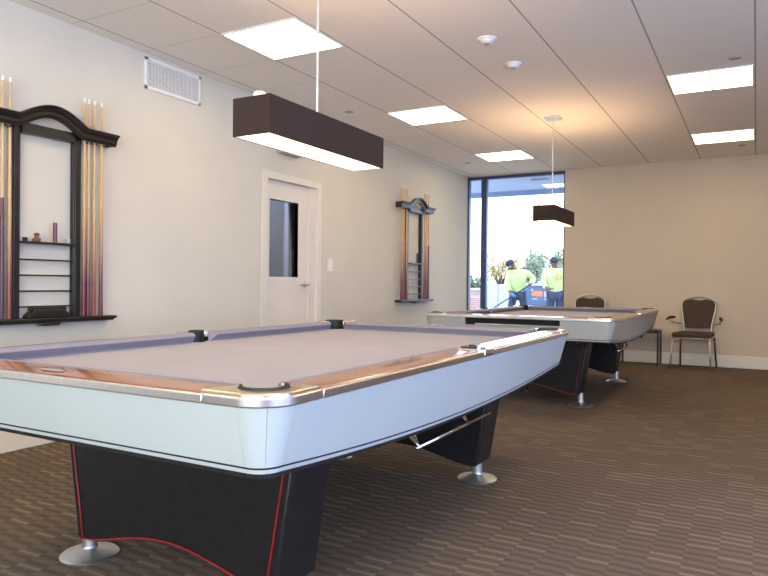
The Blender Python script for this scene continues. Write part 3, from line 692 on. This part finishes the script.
def skin(name, joints, edges, m, parent, sub=2, root=0):
    me = bpy.data.meshes.new(name); me.from_pydata([j[0] for j in joints], edges, []); o = bpy.data.objects.new(name, me); C.objects.link(o)
    me.materials.append(MT[m]); o.modifiers.new('skin', 'SKIN')
    if not me.skin_vertices: return o
    for i, j in enumerate(joints):
        r = j[1]; sv = me.skin_vertices[0].data[i]; sv.radius = r if isinstance(r, tuple) else (r, r); sv.use_root = (i == root)
    o.modifiers['skin'].use_smooth_shade = True
    s = o.modifiers.new('sub', 'SUBSURF'); s.levels = sub; s.render_levels = sub
    o.parent = parent; return o
def chain(n0, k): return [(n0 + i, n0 + i + 1) for i in range(k - 1)]
def person(loc, rz, label, P, cap=True):
    """P: joints in the person's own frame, x to the viewer's right, y away, z up"""
    T = thing('person', label, 'person', loc, rz, 'two workers outside the window')
    J = [(P['pelvis'], (.15, .11)), (P['waist'], (.14, .10)), (P['chest'], (.17, .115)), (P['neck0'], (.08, .075)), (P['neck'], .052), (P['chin'], .07), (P['crown'], (.085, .10)), (P['top'], (.055, .065))]
    E_ = chain(0, 8); n = 8
    for s in ('l', 'r'):
        J += [(P['sh' + s], .062), (P['el' + s], .045), (P['wr' + s], .032), (P['ha' + s], (.038, .022))]; E_ += [(2, n)] + chain(n, 4); n += 4
        h = Vector(P['ha' + s]); w_ = Vector(P['wr' + s]); d = (h - w_).normalized(); sd = Vector((1, 0, 0)) if abs(d.x) < .8 else Vector((0, 1, 0)); sd = (sd - d * sd.dot(d)).normalized(); cr = d.cross(sd)
        hi = n - 1
        for k, ln in ((-1.5, .062), (-.5, .075), (.5, .078), (1.5, .070)):
            b0 = h + sd * (.017 * k) + d * .03; J += [(tuple(b0 + d * .018), .0088), (tuple(b0 + d * ln * .75 + cr * .012), .008), (tuple(b0 + d * ln + cr * .030), .0072)]; E_ += [(hi, n), (n, n + 1), (n + 1, n + 2)]; n += 3
        b0 = h - sd * .036; J += [(tuple(b0), .010), (tuple(b0 - sd * .016 + d * .035 + cr * .014), .009)]; E_ += [(hi, n), (n, n + 1)]; n += 2
    for s in ('l', 'r'):
        J += [(P['hip' + s], (.095, .095)), (P['kn' + s], .062), (P['an' + s], .042), (P['toe' + s], (.045, .035))]; E_ += [(0, n)] + chain(n, 4); n += 4
    skin('body', J, E_, 'skin', T)
    # clothing over the body
    J = [(P['pelvis'], (.175, .135)), (P['waist'], (.168, .128)), (P['chest'], (.20, .145)), (P['neck0'], (.095, .09))]; E_ = chain(0, 4); n = 4
    for s in ('l', 'r'):
        el, wr = Vector(P['el' + s]), Vector(P['wr' + s]); J += [(P['sh' + s], .085), (P['el' + s], .068), (tuple(el.lerp(wr, .85)), .052)]; E_ += [(2, n)] + chain(n, 3); n += 3
    sh = skin('shirt', J, E_, 'hivis', T, root=1)
    J = [(P['pelvis'], (.17, .13))]; E_ = []; n = 1
    for s in ('l', 'r'):
        an = Vector(P['an' + s]) + Vector((0, 0, .04)); J += [(P['hip' + s], (.11, .11)), (P['kn' + s], .082), (tuple(an), .072)]; E_ += [(0, n)] + chain(n, 3); n += 3
    skin('trousers', J, E_, 'navy', T)
    c_, t_ = Vector(P['crown']), Vector(P['top']); dn = (c_ - t_).normalized()
    J = [(tuple(c_ + dn * .06), (.095, .11)), (tuple(c_), (.105, .120)), (tuple(t_), (.075, .085))]
    skin('head_scarf', J, chain(0, 3), 'cap', T)
    # face: eyes, nose, mouth, ears sit on the side that looks away from or along the pose
    fdir = Vector(P.get('face', (0, -1, 0))).normalized(); sd = fdir.cross(dn).normalized()
    base = c_ + dn * .085
    for k in (-1, 1):
        MB().lathe([(0, -.012), (.010, -.008), (.012, 0), (.010, .008), (0, .012)], 10, tuple(base + fdir * .082 + sd * .032 * k)).build('eye', 'tip', T, smooth=True)
        MB().lathe([(0, -.03), (.012, -.02), (.014, 0), (.012, .02), (0, .03)], 10, tuple(base + sd * .085 * k)).build('ear', 'skin', T, smooth=True)
    MB().tube([tuple(base + fdir * .085 - dn * .005), tuple(base + fdir * .112 + dn * .035), tuple(base + fdir * .088 + dn * .045)], [.008, .014, .012], 8).build('nose', 'skin', T, smooth=True)
    MB().tube([tuple(base + fdir * .078 + dn * .068 - sd * .028), tuple(base + fdir * .090 + dn * .068), tuple(base + fdir * .078 + dn * .068 + sd * .028)], .006, 8).build('mouth', 'chalk', T, smooth=True)
    return T, sh
RZ = math.atan2(15, -4.9) - PI / 2
# worker 1: leaning to the left over a pole
P1 = dict(pelvis=(.06, 0, .93), waist=(.06, -.01, 1.06), chest=(.04, -.04, 1.30), neck0=(-.02, -.06, 1.43), neck=(-.06, -.08, 1.49), chin=(-.09, -.10, 1.53), crown=(-.13, -.11, 1.60), top=(-.17, -.11, 1.68),
          shl=(-.15, -.06, 1.38), ell=(-.19, -.16, 1.10), wrl=(-.11, -.24, .93), hal=(-.06, -.26, .89),
          shr=(.24, -.04, 1.39), elr=(.42, -.06, 1.26), wrr=(.30, -.20, 1.09), har=(.25, -.24, 1.03),
          hipl=(-.04, 0, .88), knl=(-.10, -.05, .50), anl=(-.14, .02, .08), toel=(-.17, -.12, .03),
          hipr=(.16, 0, .88), knr=(.22, -.04, .50), anr=(.24, .04, .08), toer=(.25, -.10, .03), face=(-.6, -.8, -.1))
w1, _ = person((-4.86, 15.0, -.06), RZ, 'person in bright yellow shirt and dark scarf leaning over a pole outside', P1)
for s in ('hal', 'har'):
    c = Vector(P1[s]); d_ = (c - Vector(P1['wr' + s[-1]])).normalized()
    g_ = skin('glove', [(tuple(c - d_ * .05), .043), (tuple(c), (.055, .036)), (tuple(c + d_ * .05), (.048, .034)), (tuple(c + d_ * .09), (.036, .03))], chain(0, 4), 'glove', w1)
po = MB().tube([(.38, -.262, 1.15), (-.06, -.285, .86), (-.42, -.30, .62), (-.95, -.34, .26)], .013, 8).build('work_pole', 'blackmetal', None, smooth=True)
po.location = (-4.86, 15.0, -.06); po.rotation_euler = (0, 0, RZ); tag(po, 'thin dark pole held by the left worker outside', 'pole')
# worker 2: standing, back to the window
P2 = dict(pelvis=(0, 0, .95), waist=(0, 0, 1.10), chest=(.01, 0, 1.33), neck0=(.0, 0, 1.46), neck=(-.01, -.01, 1.52), chin=(-.02, -.02, 1.57), crown=(-.03, -.02, 1.64), top=(-.03, -.01, 1.73),
          shl=(-.20, 0, 1.41), ell=(-.25, -.06, 1.14), wrl=(-.19, -.22, 1.04), hal=(-.13, -.28, 1.03),
          shr=(.20, 0, 1.41), elr=(.27, .02, 1.13), wrr=(.25, -.10, .92), har=(.24, -.13, .85),
          hipl=(-.10, 0, .90), knl=(-.11, -.01, .50), anl=(-.12, .03, .08), toel=(-.13, -.12, .03),
          hipr=(.10, 0, .90), knr=(.11, -.01, .50), anr=(.12, .03, .08), toer=(.13, -.12, .03), face=(-.9, .3, 0))
w2, sh2 = person((-3.83, 14.6, -.06), RZ, 'person standing in bright yellow shirt and dark cap beside blue trailer', P2)
MB().tube([(.06 + .055 * math.cos(a), -.165, 1.28 + .055 * math.sin(a)) for a in [i / 16 * 2 * PI for i in range(17)]], .011, 6).build('round_emblem', 'orange', w2, smooth=True)
# blue trailer with white rim
t = thing('utility_trailer', 'slate blue trailer box with white top rim behind the workers', 'trailer', (-6.0, 20, 0))
bx('trailer_body', 'bluepaint', (-.25, .95, 0, 1.6, .35, 1.03), t, .01); bx('top_rim', 'whitepaint', (-.28, .60, -.03, 1.63, 1.03, 1.11), t, .01); bx('corner_post', 'whitepaint', (.52, .60, -.035, 0, .0, 1.08), t, .005)
MB().prism([(.02, .74), (.10, .72), (.36, .71), (.38, .84), (.30, .88), (.08, .86)], -.012, 0, 'y').build('orange_mark', 'orange', t)
for x0, x1, z0, z1 in ((.42, .50, .70, .86), (.44, .49, .60, .66), (.05, .22, .62, .65), (.02, .08, .88, .93)): bx('white_mark', 'whitepaint', (x0, x1, -.012, 0, z0, z1), t)
for y in (.35, 1.2):
    MB().tube([(-.28, y, .24), (-.12, y, .24)], .24, 20).build('wheel', 'blackmetal', t)
    MB().tube([(.80, y, .24), (.96, y, .24)], .24, 20).build('wheel', 'blackmetal', t)
# white rounded cover and brick wall
t = thing('covered_cart', 'white rounded panelled cart left of the leaning worker', 'cart', (-5.95, 17, 0))
arc = [(.36 * math.sin(i / 10 * PI / 2) * 1.0 + .0, .62 + .44 * math.cos(i / 10 * PI / 2)) for i in range(11)]
MB().prism([(-.02, .10), (-.02, 1.06)] + arc + [(.36, .10)], 0, .8, 'y').build('cover_panel', 'whitepaint', t, .01)
MB().prism([(-.42, .10), (-.03, .10), (-.03, 1.06), (-.36, 1.04), (-.42, .95)], 0, .8, 'y').build('cover_panel', 'whitepaint', t, .01)
for x in (-.3, .25): MB().tube([(x, .1, .0 + .05), (x, .7, .05)], .06, 12).build('wheel', 'blackmetal', t)
def brick_mat():
    m = mat('red brick', (.5, .3, .28), .85); nt = m.node_tree
    b = nt.nodes.new('ShaderNodeTexBrick'); b.inputs['Color1'].default_value = (.46, .24, .22, 1); b.inputs['Color2'].default_value = (.36, .18, .17, 1); b.inputs['Mortar'].default_value = (.6, .52, .52, 1); b.inputs['Scale'].default_value = 4
    tc = nt.nodes.new('ShaderNodeTexCoord'); mp = nt.nodes.new('ShaderNodeMapping'); mp.inputs['Rotation'].default_value = (PI / 2, 0, 0)
    nt.links.new(tc.outputs['Object'], mp.inputs[0]); nt.links.new(mp.outputs[0], b.inputs['Vector']); nt.links.new(b.outputs[0], nt.nodes['Principled BSDF'].inputs[0]); return m
MT['brick'] = brick_mat()
t = thing('brick_wall', 'low red brick wall with pale capping outside at the left', 'garden wall', (-7.3, 18, 0))
bx('brickwork', 'brick', (-.9, .72, 0, .25, -.06, .88), t); bx('capping', 'whitepaint', (-.92, .74, -.03, .28, .88, .95), t, .01); bx('band_course', 'whitepaint', (-.9, .72, -.015, 0, .66, .71), t)

random.seed(4)
def tree(loc, R, zc, Rz, m, label, n, ls, trunk=True):
    t = thing('tree' if trunk else 'shrub', label, 'tree' if trunk else 'shrub', loc)
    tr = MB(); tr.tube([(0, 0, -.06), (.05, 0, zc * .5), (0, .05, zc)], [.11, .08, .05])
    for k in range(6):
        a = k * 1.05; tr.tube([(0, 0, zc * .55), (R * .35 * math.cos(a), R * .35 * math.sin(a), zc), (R * .6 * math.cos(a), R * .6 * math.sin(a), zc + Rz * .4)], [.05, .035, .015], 6)
    tr.build('trunk', 'bark', t, smooth=True)
    blobs = [(random.uniform(-.6, .6) * R, random.uniform(-.6, .6) * R, zc + random.uniform(-.6, .65) * Rz, random.uniform(.28, .5) * R) for _ in range(11)]
    mb = MB()
    for i in range(n):
        bx_, by_, bz_, br = random.choice(blobs); v = Vector((random.gauss(0, 1), random.gauss(0, 1), random.gauss(0, 1))).normalized() * br * random.uniform(.55, 1.05)
        c = Vector((bx_, by_, bz_)) + v; u = Vector((random.gauss(0, 1), random.gauss(0, 1), random.gauss(0, 1))).normalized(); w_ = u.orthogonal().normalized(); s_ = ls * random.uniform(.6, 1.3)
        mb.add([c - u * s_, c + w_ * s_ * .5, c + u * s_, c - w_ * s_ * .5], [(0, 1, 2, 3)])
    mb.build('foliage', m, t)
tree((-8.35, 24, 0), .85, 1.55, .75, 'leafy', 'loose yellow green tree behind the leaning worker', 1100, .06)
tree((-9.2, 30.6, 0), .95, 1.7, .95, 'leafg', 'grey green bushy tree behind the blue trailer', 2200, .075)
tree((-7.3, 28.2, 0), .6, 1.8, .9, 'leafg', 'grey green bushy tree behind the standing worker', 1800, .075)
tree((-10.3, 26, 0), .75, 1.0, .65, 'leafd', 'dark shrub above the brick wall', 1500, .07, False)
